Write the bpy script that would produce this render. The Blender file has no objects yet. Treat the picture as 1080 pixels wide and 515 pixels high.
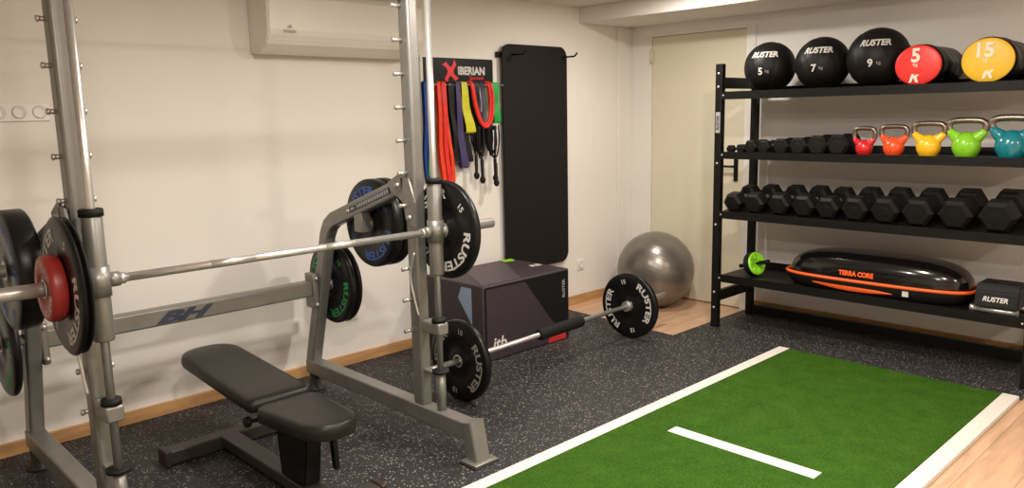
import bpy, bmesh, math, random
from mathutils import Vector, Matrix, noise
random.seed(7)
PI = math.pi
SC = bpy.context.scene
COL = SC.collection
V = Vector

# ------------------------------------------------------------------ materials
def mat(name, col, rough=0.5, metal=0.0, noise=0.0, nscale=20.0, bump=0.0, bscale=200.0, coat=0.0, spec=None, aniso=None):
    m = bpy.data.materials.new(name); m.use_nodes = True
    nt = m.node_tree; b = nt.nodes['Principled BSDF']
    b.inputs['Base Color'].default_value = (*col, 1)
    b.inputs['Roughness'].default_value = rough
    b.inputs['Metallic'].default_value = metal
    if coat: b.inputs['Coat Weight'].default_value = coat
    if spec is not None: b.inputs['Specular IOR Level'].default_value = spec
    tc = nt.nodes.new('ShaderNodeTexCoord')
    if noise:
        n = nt.nodes.new('ShaderNodeTexNoise'); n.inputs['Scale'].default_value = nscale; n.inputs['Detail'].default_value = 4
        nt.links.new(tc.outputs['Object'], n.inputs['Vector'])
        r = nt.nodes.new('ShaderNodeValToRGB')
        r.color_ramp.elements[0].position = .3; r.color_ramp.elements[1].position = .7
        r.color_ramp.elements[0].color = (*[c*(1-noise) for c in col], 1)
        r.color_ramp.elements[1].color = (*[min(1, c*(1+noise)) for c in col], 1)
        nt.links.new(n.outputs['Fac'], r.inputs['Fac']); nt.links.new(r.outputs['Color'], b.inputs['Base Color'])
    if bump:
        n2 = nt.nodes.new('ShaderNodeTexNoise'); n2.inputs['Scale'].default_value = bscale; n2.inputs['Detail'].default_value = 3
        nt.links.new(tc.outputs['Object'], n2.inputs['Vector'])
        bp = nt.nodes.new('ShaderNodeBump'); bp.inputs['Strength'].default_value = bump; bp.inputs['Distance'].default_value = .002
        nt.links.new(n2.outputs['Fac'], bp.inputs['Height']); nt.links.new(bp.outputs['Normal'], b.inputs['Normal'])
    return m

M = {}
M['wall'] = mat('wall_paint', (.80, .765, .715), .75, noise=.02, nscale=2, bump=.25, bscale=120)
M['ceil'] = mat('ceiling_paint', (.74, .70, .66), .8, noise=.02, nscale=2, bump=.15, bscale=90)
M['door'] = mat('door_paint', (.70, .64, .49), .45, noise=.02, nscale=3)
M['white'] = mat('white_plastic', (.80, .78, .74), .35, noise=.02, nscale=10)
M['acplastic'] = mat('ac_plastic', (.80, .77, .71), .35, noise=.02, nscale=6)
M['acdark'] = mat('ac_slot', (.16, .14, .12), .6, noise=.1)
M['silver'] = mat('silver_powder_coat', (.235, .23, .212), .38, .5, noise=.06, nscale=12, bump=.08, bscale=400)
M['chrome'] = mat('chrome', (.56, .55, .53), .30, .72, noise=.05, nscale=30)
M['steel'] = mat('brushed_steel', (.52, .505, .48), .34, .7, noise=.08, nscale=40)
M['blackmetal'] = mat('black_metal', (.008, .0075, .007), .42, .2, spec=.28, noise=.15, nscale=20, bump=.1, bscale=500)
M['black'] = mat('black_rubber', (.006, .006, .006), .62, spec=.28, noise=.2, nscale=30, bump=.2, bscale=300)
M['bumper'] = mat('bumper_rubber', (.007, .007, .0075), .33, spec=.28, noise=.2, nscale=40, bump=.12, bscale=400)
M['hexrub'] = mat('hex_rubber', (.0065, .006, .0058), .55, spec=.22, noise=.2, nscale=60, bump=.2, bscale=500)
M['vinyl'] = mat('black_vinyl', (.016, .0145, .0125), .36, spec=.28, noise=.12, nscale=14, bump=.15, bscale=500)
M['ballvinyl'] = mat('ball_vinyl', (.006, .0055, .006), .5, spec=.28, noise=.2, nscale=25, bump=.35, bscale=250)
M['bagvinyl'] = mat('bag_vinyl', (.009, .0075, .007), .38, spec=.28, noise=.2, nscale=20, bump=.6, bscale=22)
M['foam'] = mat('mat_foam', (.007, .006, .005), .7, spec=.28, noise=.15, nscale=60, bump=.3, bscale=400)
M['letter'] = mat('white_print', (.62, .60, .57), .6, noise=.05)
M['lettergrey'] = mat('grey_print', (.36, .35, .34), .6, noise=.1)
M['letterblue'] = mat('blue_print', (.03, .10, .38), .5, noise=.1)
M['lettergreen'] = mat('green_print', (.02, .33, .10), .5, noise=.1)
M['letterpink'] = mat('pale_red_print', (.75, .42, .36), .5, noise=.1)
M['bhblue'] = mat('dark_blue_print', (.035, .045, .075), .45, noise=.05)
M['redplate'] = mat('red_rubber', (.30, .022, .018), .4, noise=.1, nscale=30, bump=.1)
M['red'] = mat('red_vinyl', (.86, .035, .028), .4, noise=.05, nscale=30)
M['yellow'] = mat('yellow_vinyl', (.93, .56, .03), .4, noise=.05, nscale=30)
M['cream'] = mat('cream_print', (.90, .86, .70), .5, noise=.03)
for n, c in dict(kb_red=(.62, .018, .022), kb_orange=(.86, .085, .022), kb_yellow=(.93, .50, .02), kb_green=(.22, .58, .025), kb_teal=(.008, .20, .25)).items():
    M[n] = mat(n, c, .22, noise=.05, nscale=30, coat=.4)
M['kbhandle'] = mat('kettlebell_steel', (.24, .19, .155), .34, .9, noise=.15, nscale=60)
M['orange'] = mat('orange_rubber', (.86, .12, .02), .4, noise=.05)
M['gloss'] = mat('gloss_black', (.005, .0045, .0045), .16, spec=.5, noise=.1, coat=.3)
M['green'] = mat('lime_plastic', (.30, .78, .03), .35, noise=.06)
M['plum'] = mat('plum_cover', (.038, .026, .034), .55, noise=.08, nscale=30, bump=.3, bscale=300)
M['plumlight'] = mat('plum_light', (.075, .055, .066), .55, noise=.06, nscale=30, bump=.3, bscale=300)
M['plumdark'] = mat('plum_dark', (.006, .0055, .006), .55, spec=.28, noise=.08, nscale=30, bump=.3, bscale=300)
M['paleblue'] = mat('pale_blue_print', (.30, .44, .62), .5, noise=.04)
M['redprint'] = mat('red_print', (.50, .03, .025), .5, noise=.04)
M['pearl'] = mat('pearl_grey_vinyl', (.22, .20, .175), .30, .6, noise=.04, nscale=9)
for n, c in dict(b_blue=(.008, .045, .26), b_green=(.015, .30, .10), b_orange=(.85, .06, .015), b_red=(.80, .025, .02), b_black=(.004, .004, .005), b_purple=(.055, .042, .13), b_yellow=(.62, .60, .03), b_leaf=(.01, .34, .06)).items():
    M[n] = mat(n, c, .5, noise=.12, nscale=25)
M['signblack'] = mat('sign_black', (.007, .006, .006), .4, spec=.28, noise=.05)
M['signred'] = mat('sign_red', (.80, .03, .04), .4, noise=.05)
M['rubbercap'] = mat('rubber_cap', (.02, .018, .016), .6, noise=.1)
M['darkbrown'] = mat('dark_cap', (.028, .018, .014), .5, noise=.1)

def wood(name, c1, c2, c3, rough, plank, width, along='X', bumpy=.15):
    m = bpy.data.materials.new(name); m.use_nodes = True; nt = m.node_tree; b = nt.nodes['Principled BSDF']
    b.inputs['Roughness'].default_value = rough
    tc = nt.nodes.new('ShaderNodeTexCoord'); mp = nt.nodes.new('ShaderNodeMapping')
    nt.links.new(tc.outputs['Object'], mp.inputs['Vector'])
    if along == 'Y': mp.inputs['Rotation'].default_value = (0, 0, PI/2)
    br = nt.nodes.new('ShaderNodeTexBrick')
    br.inputs['Scale'].default_value = 1; br.inputs['Brick Width'].default_value = plank; br.inputs['Row Height'].default_value = width
    br.inputs['Mortar Size'].default_value = .0012; br.inputs['Color1'].default_value = (*c1, 1); br.inputs['Color2'].default_value = (*c2, 1)
    br.inputs['Mortar'].default_value = (*[c*.55 for c in c3], 1)
    nt.links.new(mp.outputs['Vector'], br.inputs['Vector'])
    mp2 = nt.nodes.new('ShaderNodeMapping'); mp2.inputs['Scale'].default_value = (2.2, 26, 26)
    nt.links.new(mp.outputs['Vector'], mp2.inputs['Vector'])
    n = nt.nodes.new('ShaderNodeTexNoise'); n.inputs['Scale'].default_value = 1; n.inputs['Detail'].default_value = 6; n.inputs['Distortion'].default_value = 1.2
    nt.links.new(mp2.outputs['Vector'], n.inputs['Vector'])
    r = nt.nodes.new('ShaderNodeValToRGB'); r.color_ramp.elements[0].position = .35; r.color_ramp.elements[1].position = .65
    r.color_ramp.elements[0].color = (.80, .78, .76, 1); r.color_ramp.elements[1].color = (1.06, 1.04, 1.02, 1)
    nt.links.new(n.outputs['Fac'], r.inputs['Fac'])
    mx = nt.nodes.new('ShaderNodeMix'); mx.data_type = 'RGBA'; mx.blend_type = 'MULTIPLY'; mx.inputs[0].default_value = 1
    nt.links.new(br.outputs['Color'], mx.inputs[6]); nt.links.new(r.outputs['Color'], mx.inputs[7])
    nt.links.new(mx.outputs[2], b.inputs['Base Color'])
    return m
M['laminate'] = wood('laminate_floor', (.66, .43, .28), (.60, .385, .245), (.5, .3, .16), .33, 1.25, .19)
M['woodtrim'] = wood('oak_trim', (.56, .32, .14), (.52, .29, .125), (.5, .3, .16), .4, 2.4, .4)

def rubber_mat():
    m = bpy.data.materials.new('speckled_rubber'); m.use_nodes = True; nt = m.node_tree; b = nt.nodes['Principled BSDF']
    b.inputs['Roughness'].default_value = .62
    tc = nt.nodes.new('ShaderNodeTexCoord')
    v = nt.nodes.new('ShaderNodeTexVoronoi'); v.inputs['Scale'].default_value = 98; v.inputs['Randomness'].default_value = 1
    nt.links.new(tc.outputs['Object'], v.inputs['Vector'])
    # irregular flake threshold: cell colour picks which cells hold a flake, distance shapes it
    sep = nt.nodes.new('ShaderNodeSeparateColor'); nt.links.new(v.outputs['Color'], sep.inputs['Color'])
    a = nt.nodes.new('ShaderNodeMath'); a.operation = 'GREATER_THAN'; a.inputs[1].default_value = .50
    nt.links.new(sep.outputs['Red'], a.inputs[0])
    n0 = nt.nodes.new('ShaderNodeTexNoise'); n0.inputs['Scale'].default_value = 160
    nt.links.new(tc.outputs['Object'], n0.inputs['Vector'])
    ad = nt.nodes.new('ShaderNodeMath'); ad.operation = 'MULTIPLY_ADD'; ad.inputs[1].default_value = .9; nt.links.new(n0.outputs['Fac'], ad.inputs[0]); nt.links.new(v.outputs['Distance'], ad.inputs[2])
    d = nt.nodes.new('ShaderNodeMath'); d.operation = 'LESS_THAN'; d.inputs[1].default_value = .76; nt.links.new(ad.outputs[0], d.inputs[0])
    f = nt.nodes.new('ShaderNodeMath'); f.operation = 'MULTIPLY'; nt.links.new(a.outputs[0], f.inputs[0]); nt.links.new(d.outputs[0], f.inputs[1])
    n = nt.nodes.new('ShaderNodeTexNoise'); n.inputs['Scale'].default_value = 130; n.inputs['Detail'].default_value = 2
    nt.links.new(tc.outputs['Object'], n.inputs['Vector'])
    r = nt.nodes.new('ShaderNodeValToRGB'); r.color_ramp.elements[0].position = .35; r.color_ramp.elements[1].position = .75
    r.color_ramp.elements[0].color = (.009, .009, .0098, 1); r.color_ramp.elements[1].color = (.032, .031, .032, 1)
    nt.links.new(n.outputs['Fac'], r.inputs['Fac'])
    fr = nt.nodes.new('ShaderNodeValToRGB'); fr.color_ramp.elements[0].color = (.03, .029, .028, 1); fr.color_ramp.elements[1].color = (.46, .43, .40, 1)
    nt.links.new(sep.outputs['Green'], fr.inputs['Fac'])
    mx = nt.nodes.new('ShaderNodeMix'); mx.data_type = 'RGBA'
    nt.links.new(f.outputs[0], mx.inputs[0]); nt.links.new(r.outputs['Color'], mx.inputs[6]); nt.links.new(fr.outputs['Color'], mx.inputs[7])
    nt.links.new(mx.outputs[2], b.inputs['Base Color'])
    bp = nt.nodes.new('ShaderNodeBump'); bp.inputs['Strength'].default_value = .5; bp.inputs['Distance'].default_value = .002
    nt.links.new(n.outputs['Fac'], bp.inputs['Height']); nt.links.new(bp.outputs['Normal'], b.inputs['Normal'])
    return m
M['mat'] = rubber_mat()

def turf_mat():
    m = bpy.data.materials.new('artificial_turf'); m.use_nodes = True; nt = m.node_tree; b = nt.nodes['Principled BSDF']
    b.inputs['Roughness'].default_value = .8; b.inputs['Specular IOR Level'].default_value = .1
    tc = nt.nodes.new('ShaderNodeTexCoord')
    n = nt.nodes.new('ShaderNodeTexNoise'); n.inputs['Scale'].default_value = 170; n.inputs['Detail'].default_value = 4; n.inputs['Roughness'].default_value = .7
    nt.links.new(tc.outputs['Object'], n.inputs['Vector'])
    n1 = nt.nodes.new('ShaderNodeTexNoise'); n1.inputs['Scale'].default_value = 9; n1.inputs['Detail'].default_value = 3
    nt.links.new(tc.outputs['Object'], n1.inputs['Vector'])
    ad = nt.nodes.new('ShaderNodeMath'); ad.operation = 'MULTIPLY_ADD'; ad.inputs[1].default_value = .22
    nt.links.new(n1.outputs['Fac'], ad.inputs[0]); nt.links.new(n.outputs['Fac'], ad.inputs[2])
    r = nt.nodes.new('ShaderNodeValToRGB'); r.color_ramp.elements[0].position = .44; r.color_ramp.elements[1].position = .80
    r.color_ramp.elements[0].color = (.012, .052, .003, 1); r.color_ramp.elements[1].color = (.060, .148, .012, 1)
    nt.links.new(ad.outputs[0], r.inputs['Fac']); nt.links.new(r.outputs['Color'], b.inputs['Base Color'])
    bp = nt.nodes.new('ShaderNodeBump'); bp.inputs['Strength'].default_value = .8; bp.inputs['Distance'].default_value = .006
    nt.links.new(n.outputs['Fac'], bp.inputs['Height']); nt.links.new(bp.outputs['Normal'], b.inputs['Normal'])
    return m
M['turf'] = turf_mat()
M['turfwhite'] = mat('white_turf', (.70, .66, .60), .8, noise=.08, nscale=150, bump=.6, bscale=200)

# ------------------------------------------------------------------ mesh building
_tc = {}
def text2d(body, size=1.0, bold=0.0, shear=0.0):
    k = (body, bold, shear)
    if k not in _tc:
        c = bpy.data.curves.new('t', 'FONT'); c.body = body; c.size = 1; c.offset = bold; c.shear = shear
        c.align_x = 'CENTER'; c.align_y = 'CENTER'; c.resolution_u = 3
        o = bpy.data.objects.new('t', c); COL.objects.link(o)
        dg = bpy.context.evaluated_depsgraph_get(); me = o.evaluated_get(dg).to_mesh()
        vs = [(v.co.x, v.co.y) for v in me.vertices]; fs = [tuple(p.vertices) for p in me.polygons]
        xs = [v[0] for v in vs]; ys = [v[1] for v in vs]; mx = (min(xs)+max(xs))/2; my = (min(ys)+max(ys))/2
        vs = [(x-mx, y-my) for x, y in vs]
        bpy.data.objects.remove(o); bpy.data.curves.remove(c)
        _tc[k] = (vs, fs, (max(xs)-min(xs), max(ys)-min(ys)))
    vs, fs, d = _tc[k]
    return [(x*size, y*size) for x, y in vs], fs, (d[0]*size, d[1]*size)

class MB:
    def __init__(s): s.bm = bmesh.new(); s.mats = []; s.cur = 0
    def m(s, name):
        if name not in s.mats: s.mats.append(name)
        s.cur = s.mats.index(name); return s
    def _mark(s, fs, smooth=False):
        for f in fs: f.material_index = s.cur; f.smooth = smooth
    def box(s, c, size, rot=None, bev=0.0, seg=2):
        r = bmesh.ops.create_cube(s.bm, size=1)
        vs = r['verts']
        mtx = Matrix.Translation(c) @ (rot.to_4x4() if rot else Matrix.Identity(4)) @ Matrix.Diagonal((*size, 1))
        bmesh.ops.transform(s.bm, matrix=mtx, verts=vs)
        fs = list({f for v in vs for f in v.link_faces})
        s._mark(fs)
        if bev:
            es = list({e for v in vs for e in v.link_edges})
            rr = bmesh.ops.bevel(s.bm, geom=es, offset=bev, segments=seg, affect='EDGES', profile=.5)
            s._mark(rr['faces'], True)
        return s
    def b2(s, lo, hi, bev=0.0, seg=2):
        lo = V(lo); hi = V(hi); return s.box((lo+hi)/2, hi-lo, None, bev, seg)
    def ring(s, fr, n, rx, ry=None, c=None):
        pass
    def tube(s, pts, r, n=16, closed=False, caps=True, ry=None, square=False):
        pts = [V(p) for p in pts]; N = len(pts)
        rs = r if isinstance(r, (list, tuple)) else [r]*N
        rings = []; up = None
        for i, p in enumerate(pts):
            if closed: t = (pts[(i+1) % N]-pts[i-1]).normalized()
            elif i == 0: t = (pts[1]-p).normalized()
            elif i == N-1: t = (p-pts[i-1]).normalized()
            else: t = ((pts[i+1]-p).normalized()+(p-pts[i-1]).normalized()).normalized()
            if up is None:
                a = V((0, 0, 1)) if abs(t.z) < .9 else V((1, 0, 0))
                up = (a-t*a.dot(t)).normalized()
            else: up = (up-t*up.dot(t)).normalized()
            sd = t.cross(up)
            R = []
            for k in range(n):
                a = 2*PI*k/n
                R.append(s.bm.verts.new(p+(up*math.cos(a)*rs[i]+sd*math.sin(a)*(rs[i] if ry is None else ry))))
            rings.append(R)
        fs = []
        for i in range(N if closed else N-1):
            A = rings[i]; B = rings[(i+1) % N]
            for k in range(n): fs.append(s.bm.faces.new((A[k], A[(k+1) % n], B[(k+1) % n], B[k])))
        s._mark(fs, True)
        if caps and not closed:
            s._mark([s.bm.faces.new(rings[0][::-1]), s.bm.faces.new(rings[-1])])
        return s
    def beam(s, pts, w, h, side, bev=.01):
        """rounded-rectangle tube swept on pts; 'side' is the fixed sideways axis (width w), h the other size"""
        pts = [V(p) for p in pts]; side = V(side).normalized(); rings = []; N = len(pts)
        prof = []
        for cx_, cy_, a0 in ((1, 1, 0), (-1, 1, 90), (-1, -1, 180), (1, -1, 270)):
            for j in range(4):
                a = math.radians(a0+j*30)
                prof.append(((w/2-bev)*cx_+bev*math.cos(a), (h/2-bev)*cy_+bev*math.sin(a)))
        for i, p in enumerate(pts):
            if i == 0: t = (pts[1]-p).normalized(); k = 1
            elif i == N-1: t = (p-pts[i-1]).normalized(); k = 1
            else:
                t1 = (p-pts[i-1]).normalized(); t2 = (pts[i+1]-p).normalized(); t = (t1+t2).normalized(); k = 1/max(.3, t.dot(t1))
            o = side.cross(t).normalized()
            rings.append([s.bm.verts.new(p+side*a+o*b*k) for a, b in prof])
        n = len(prof); fs = []
        for A, B in zip(rings, rings[1:]):
            for k in range(n): fs.append(s.bm.faces.new((A[k], A[(k+1) % n], B[(k+1) % n], B[k])))
        s._mark(fs, False)
        s._mark([s.bm.faces.new(rings[0][::-1]), s.bm.faces.new(rings[-1])])
        return s
    def cyl(s, a, b, r, n=24, r2=None): return s.tube([a, b], [r, r if r2 is None else r2], n)
    def lathe(s, prof, o=(0, 0, 0), axis='X', n=48, flat=False):
        """prof = list of (pos along axis, radius)"""
        o = V(o); ax = {'X': V((1, 0, 0)), 'Y': V((0, 1, 0)), 'Z': V((0, 0, 1))}[axis] if isinstance(axis, str) else V(axis).normalized()
        a = V((0, 0, 1)) if abs(ax.z) < .9 else V((1, 0, 0)); u = (a-ax*a.dot(ax)).normalized(); w = ax.cross(u)
        rings = []
        for t, r in prof:
            if r < 1e-6: rings.append([s.bm.verts.new(o+ax*t)])
            else: rings.append([s.bm.verts.new(o+ax*t+(u*math.cos(2*PI*k/n)+w*math.sin(2*PI*k/n))*r) for k in range(n)])
        fs = []
        for A, B in zip(rings, rings[1:]):
            for k in range(n):
                if len(A) == 1 and len(B) == 1: break
                if len(A) == 1: fs.append(s.bm.faces.new((A[0], B[(k+1) % n], B[k])))
                elif len(B) == 1: fs.append(s.bm.faces.new((A[k], A[(k+1) % n], B[0])))
                else: fs.append(s.bm.faces.new((A[k], A[(k+1) % n], B[(k+1) % n], B[k])))
        s._mark(fs, not flat)
        return s
    def surf(s, fn, nu, nv, closeu=True):
        """fn(i/nu, j/nv) grid, closed in u; pole rows are merged"""
        g = []
        for j in range(nv+1): g.append([s.bm.verts.new(fn(i/nu, j/nv)) for i in range(nu if closeu else nu+1)])
        fs = []
        for j in range(nv):
            for i in range(nu):
                i2 = (i+1) % nu if closeu else i+1
                try: fs.append(s.bm.faces.new((g[j][i], g[j][i2], g[j+1][i2], g[j+1][i])))
                except ValueError: pass
        s._mark(fs, True); return s
    def prism(s, poly, fn, h):
        """poly of (u,v); fn(u,v,t) -> point, t in 0..h"""
        A = [s.bm.verts.new(fn(u, v, 0)) for u, v in poly]; B = [s.bm.verts.new(fn(u, v, h)) for u, v in poly]
        n = len(A); fs = [s.bm.faces.new(A[::-1]), s.bm.faces.new(B)]
        for k in range(n): fs.append(s.bm.faces.new((A[k], A[(k+1) % n], B[(k+1) % n], B[k])))
        s._mark(fs); return s
    def text(s, body, size, fn, bold=.02, shear=0.0):
        vs, fs, d = text2d(body, size, bold, shear)
        A = [s.bm.verts.new(fn(u, v)) for u, v in vs]; out = []
        for f in fs:
            try: out.append(s.bm.faces.new([A[i] for i in f]))
            except ValueError: pass
        s._mark(out); return s
    def build(s, name, material=None, parent=None, loc=None, recalc=True, **tags):
        if material: s.m(material); 
        if not s.mats: s.mats = [material]
        if recalc: bmesh.ops.recalc_face_normals(s.bm, faces=s.bm.faces)
        me = bpy.data.meshes.new(name); 
        off = V(loc) if loc is not None else None
        if off is not None and parent is None:
            bmesh.ops.translate(s.bm, verts=s.bm.verts, vec=-off)
        elif parent is not None:
            bmesh.ops.translate(s.bm, verts=s.bm.verts, vec=-wloc(parent))
        s.bm.to_mesh(me); s.bm.free()
        for k in s.mats: me.materials.append(M[k])
        o = bpy.data.objects.new(name, me); COL.objects.link(o)
        if parent is not None: o.parent = parent
        elif off is not None: o.location = off
        for k, v in tags.items(): o[k] = v
        return o

def wloc(o):
    p = V((0, 0, 0))
    while o is not None: p += o.location; o = o.parent
    return p

def mono(mbfn, name, material, parent=None, loc=None, **t):
    mb = MB().m(material); mbfn(mb); return mb.build(name, None, parent, loc, **t)

def thing(name, label, cat, loc=(0, 0, 0), group=None):
    o = bpy.data.objects.new(name, None); COL.objects.link(o); o.location = loc
    o.empty_display_size = .1; o['label'] = label; o['category'] = cat
    if group: o['group'] = group
    return o

def shell(mb, name, material, loc=None):
    return mb.build(name, None, None, loc, kind='structure')

# ------------------------------------------------------------------ room
X0, X1, Y0, Y1, ZC = -1.6, 5.45, -2.2, 4.19, 2.355
shell(MB().m('laminate').b2((X0-.1, Y0-.1, -.1), (X1+.1, Y1+.1, 0)), 'floor', None)
shell(MB().m('ceil').b2((X0-.1, Y0-.1, ZC), (X1+.1, Y1+.1, ZC+.1)), 'ceiling', None)
shell(MB().m('wall').b2((X0-.1, Y1, 0), (X1+.1, Y1+.1, ZC)), 'wall_left', None)
shell(MB().m('wall').b2((X0-.1, Y0-.1, 0), (X1+.1, Y0, ZC)), 'wall_right', None)
shell(MB().m('wall').b2((X0-.1, Y0, 0), (X0, Y1, ZC)), 'wall_front', None)
DY0, DY1, DZ = 3.03, 3.99, 2.165      # door opening
w = MB().m('wall')
w.b2((X1, Y0, 0), (X1+.1, DY0, ZC)).b2((X1, DY1, 0), (X1+.1, Y1, ZC)).b2((X1, DY0, DZ), (X1+.1, DY1, ZC))
shell(w, 'wall_back', None)
# lowered beam across the far end and boxed pilaster in the corner
shell(MB().m('ceil').b2((4.80, Y0, 2.235), (X1, Y1, ZC), bev=.004), 'trim_1', None)
shell(MB().m('wall').b2((5.27, Y1-.018, 0), (X1, Y1, 2.235), bev=.003), 'trim_2', None)
shell(MB().m('woodtrim').b2((X0, Y1-.018, 0), (5.27, Y1, .072), bev=.003), 'baseboard_left', None)
shell(MB().m('woodtrim').b2((X1-.018, Y0, 0), (X1, DY0, .092), bev=.003), 'baseboard_back', None)
# door: frame and leaf, lever handle, hinges
fr = MB().m('wall')
fr.b2((X1-.012, DY0, 0), (X1+.08, DY0+.075, DZ), .003).b2((X1-.004, DY1-.022, 0), (X1+.08, DY1, DZ), .002).b2((X1-.004, DY0+.075, DZ-.022), (X1+.08, DY1-.022, DZ), .002)
door = shell(fr, 'door_1', None)
MB().m('door').b2((X1+.004, DY0+.079, .008), (X1+.045, DY1-.025, DZ-.025), .003).build('door_leaf', None, door)
h = MB().m('blackmetal'); h.b2((X1-.006, 3.155, 1.0), (X1+.004, 3.190, 1.175), .003)
h.cyl((X1+.002, 3.172, 1.115), (X1-.05, 3.172, 1.115), .009, 12).tube([(X1-.05, 3.167, 1.115), (X1-.052, 3.23, 1.115), (X1-.05, 3.30, 1.113)], .009, 12)
h.build('door_handle', None, door, label='black lever handle')
for z in (1.99, .25):
    mb = MB().m('door'); mb.cyl((X1-.012, DY1-.022, z-.06), (X1-.012, DY1-.022, z+.06), .009, 12).b2((X1-.008, DY1-.04, z-.055), (X1-.002, DY1-.005, z+.055))
    mb.build('hinge', None, door)

# ------------------------------------------------------------------ floor coverings
T = .008
mb = MB().m('mat')
mb.prism([(-1.2, 4.168), (4.53, 4.168), (4.46, 3.05), (5.43, 3.05), (5.43, 1.003), (4.665, 1.003), (4.665, 1.092), (-1.2, 1.092)], lambda u, v, t: V((u, v, .0005+t)), T)
mb.build('rubber_mat', None, None, None, label='black speckled rubber matting covering the floor under the machine and rack', category='floor mat')
TZ = T+.001
tr = thing('turf_track', 'green artificial turf lane with white lines in front of the rack', 'turf', (2.3, 1.69, TZ))
mb = MB().m('turf').b2((-.4, 1.094, TZ), (4.655, 2.295, TZ+.014), .003); mb.build('turf_pile', None, tr)
for nm, lo, hi in (('side_line', (-.4, 2.295, TZ), (4.66, 2.365, TZ+.015)), ('side_line', (-.4, 1.012, .0006), (4.66, 1.0915, TZ+.015))):
    MB().m('turfwhite').b2(lo, hi, .003).build(nm, None, tr, label='white edge line')
MB().m('turfwhite').b2((3.02, 1.36, TZ+.010), (3.095, 2.09, TZ+.0165), .002).build('cross_line', None, tr, label='white short line across the lane')
FZ = T+.001  # top of rubber

# ------------------------------------------------------------------ rack
RX, RB, RY0, RY1, RH = 4.83, 5.36, 1.005, 2.985, 1.855
rack = thing('storage_rack', 'tall black metal four-shelf storage rack against the back wall', 'rack', ((RX+RB)/2, (RY0+RY1)/2, FZ))
PW = .05
for x in (RX, RB-PW):
    for y in (RY0, RY1-PW):
        MB().m('blackmetal').b2((x, y, FZ), (x+PW, y+PW, RH), .004).build('post', None, rack)
for y in (RY0+.008, RY1-PW+.008):
    for z0 in (.195, 1.69):
        MB().m('blackmetal').b2((RX+PW, y, z0), (RB-PW, y+.034, z0+.075), .003).build('end_brace', None, rack)
SH = {1: (1.615, 1.668, 0), 2: (1.212, 1.262, 0), 3: (.797, .850, math.radians(10)), 4: (.345, .400, 0)}
for k, (z0, z1, tilt) in SH.items():
    mb = MB().m('blackmetal'); ya, yb = RY0+PW+.001, RY1-PW-.001
    dz = (RB-.06-RX-.03)*math.tan(tilt)
    def P(u, v, t, z1=z1): return V((u, ya+t, v))
    # tray: front lip, sloping or level pan, raised rear lip
    zl = z1-.012; rear = zl+dz
    poly = [(RX+.002, z0), (RX+.002, z1), (RX+.010, z1), (RX+.012, zl), (RB-.06, rear), (RB-.058, rear+.045), (RB-.05, rear+.045), (RB-.05, rear-.02), (RB-.075, rear-.02), (RX+.04, zl-.015), (RX+.038, z0)]
    mb.prism(poly, P, yb-ya)
    mb.build('shelf', None, rack)
mb = MB().m('blackmetal').b2((RB-.04, RY0+PW, .02), (RB-.005, RY1-PW, .085), .003); mb.build('rear_brace', None, rack)
for y in (RY0+PW/2, RY1-PW/2):
    for z in (.155, .265, .75, 1.18, 1.70, 1.79):
        MB().m('steel').lathe([(0, .0), (-.006, .0), (-.006, .004), (-.004, .008), (0, .009)][1:], (RX, y, z), 'X', 12).build('bolt', None, rack)
    for z in (.372, .824, 1.238, 1.642):
        yy = RY0+PW+.012 if y < 2 else RY1-PW-.012
        MB().m('steel').lathe([(-.005, .0), (-.005, .004), (-.003, .006), (0, .007)], (RX+.002, yy, z), 'X', 10).build('bolt', None, rack)
stk = MB().m('lettergrey').b2((RX-.0015, RY1-.043, 1.39), (RX+.001, RY1-.010, 1.53)).build('label_sticker', None, rack, label='grey vertical brand sticker')
MB().m('black').text('RUSTER', .028, lambda u, v: V((RX-.003, RY1-.0265+v, 1.46+u)), .02).build('lettering', None, stk)

# ------------------------------------------------------------------ wall balls and power bags on top shelf
FD = V((-.97, -.235, 0)).normalized(); FR = (-FD).cross(V((0, 0, 1))).normalized()
def wall_ball(y, num, R, label, spin):
    zt = 1.656; c = V((5.045, y, zt+R*.985))
    t = thing('wall_ball', label, 'ball', (5.045, y, zt), 'black wall balls on the top shelf')
    mb = MB().m('ballvinyl')
    ax = V((math.cos(spin)*.5, math.sin(spin)*.5, .86)).normalized(); u0 = ax.orthogonal().normalized(); w0 = ax.cross(u0)
    def fn(u, v):
        th = PI*v; ph = 2*PI*u
        q = (ph*6/(2*PI)) % 1; d = min(q, 1-q)*2*PI/6*math.sin(th)
        r = R*(1-.022*math.exp(-(d/.045)**2)-.012*math.exp(-((th-PI/2)/.05)**2))
        # panels stay slightly flat, ball sags a little
        p = (ax*math.cos(th)+(u0*math.cos(ph)+w0*math.sin(ph))*math.sin(th))*r
        if p.z < 0: p.z *= .985
        return c+p
    mb.surf(fn, 72, 40); bmesh.ops.remove_doubles(mb.bm, verts=mb.bm.verts, dist=1e-5)
    mb.build('ball_body', None, t)
    def on(u, v, az=0, el=0):
        a = az+u/R; e = el+v/R
        return c+(FD*math.cos(e)*math.cos(a)+FR*math.cos(e)*math.sin(a)+V((0, 0, 1))*math.sin(e))*(R+.003)
    MB().m('letter').text('RUSTER', .055, lambda u, v: on(u, v, 0, .48), .04, .25).build('lettering', None, t, label='white printed name')
    MB().m('letter').text(num, .062, lambda u, v: on(u, v, -.12, -.18), .03).build('lettering', None, t, label='white printed number')
    MB().m('lettergrey').text('kg', .028, lambda u, v: on(u, v, .14, -.19), .0).build('lettering', None, t)
wall_ball(2.70, '5', .168, 'black wall ball marked 5, leftmost on the top shelf', .3)
wall_ball(2.335, '7', .170, 'black wall ball marked 7, middle of the three black balls', 1.4)
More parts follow.
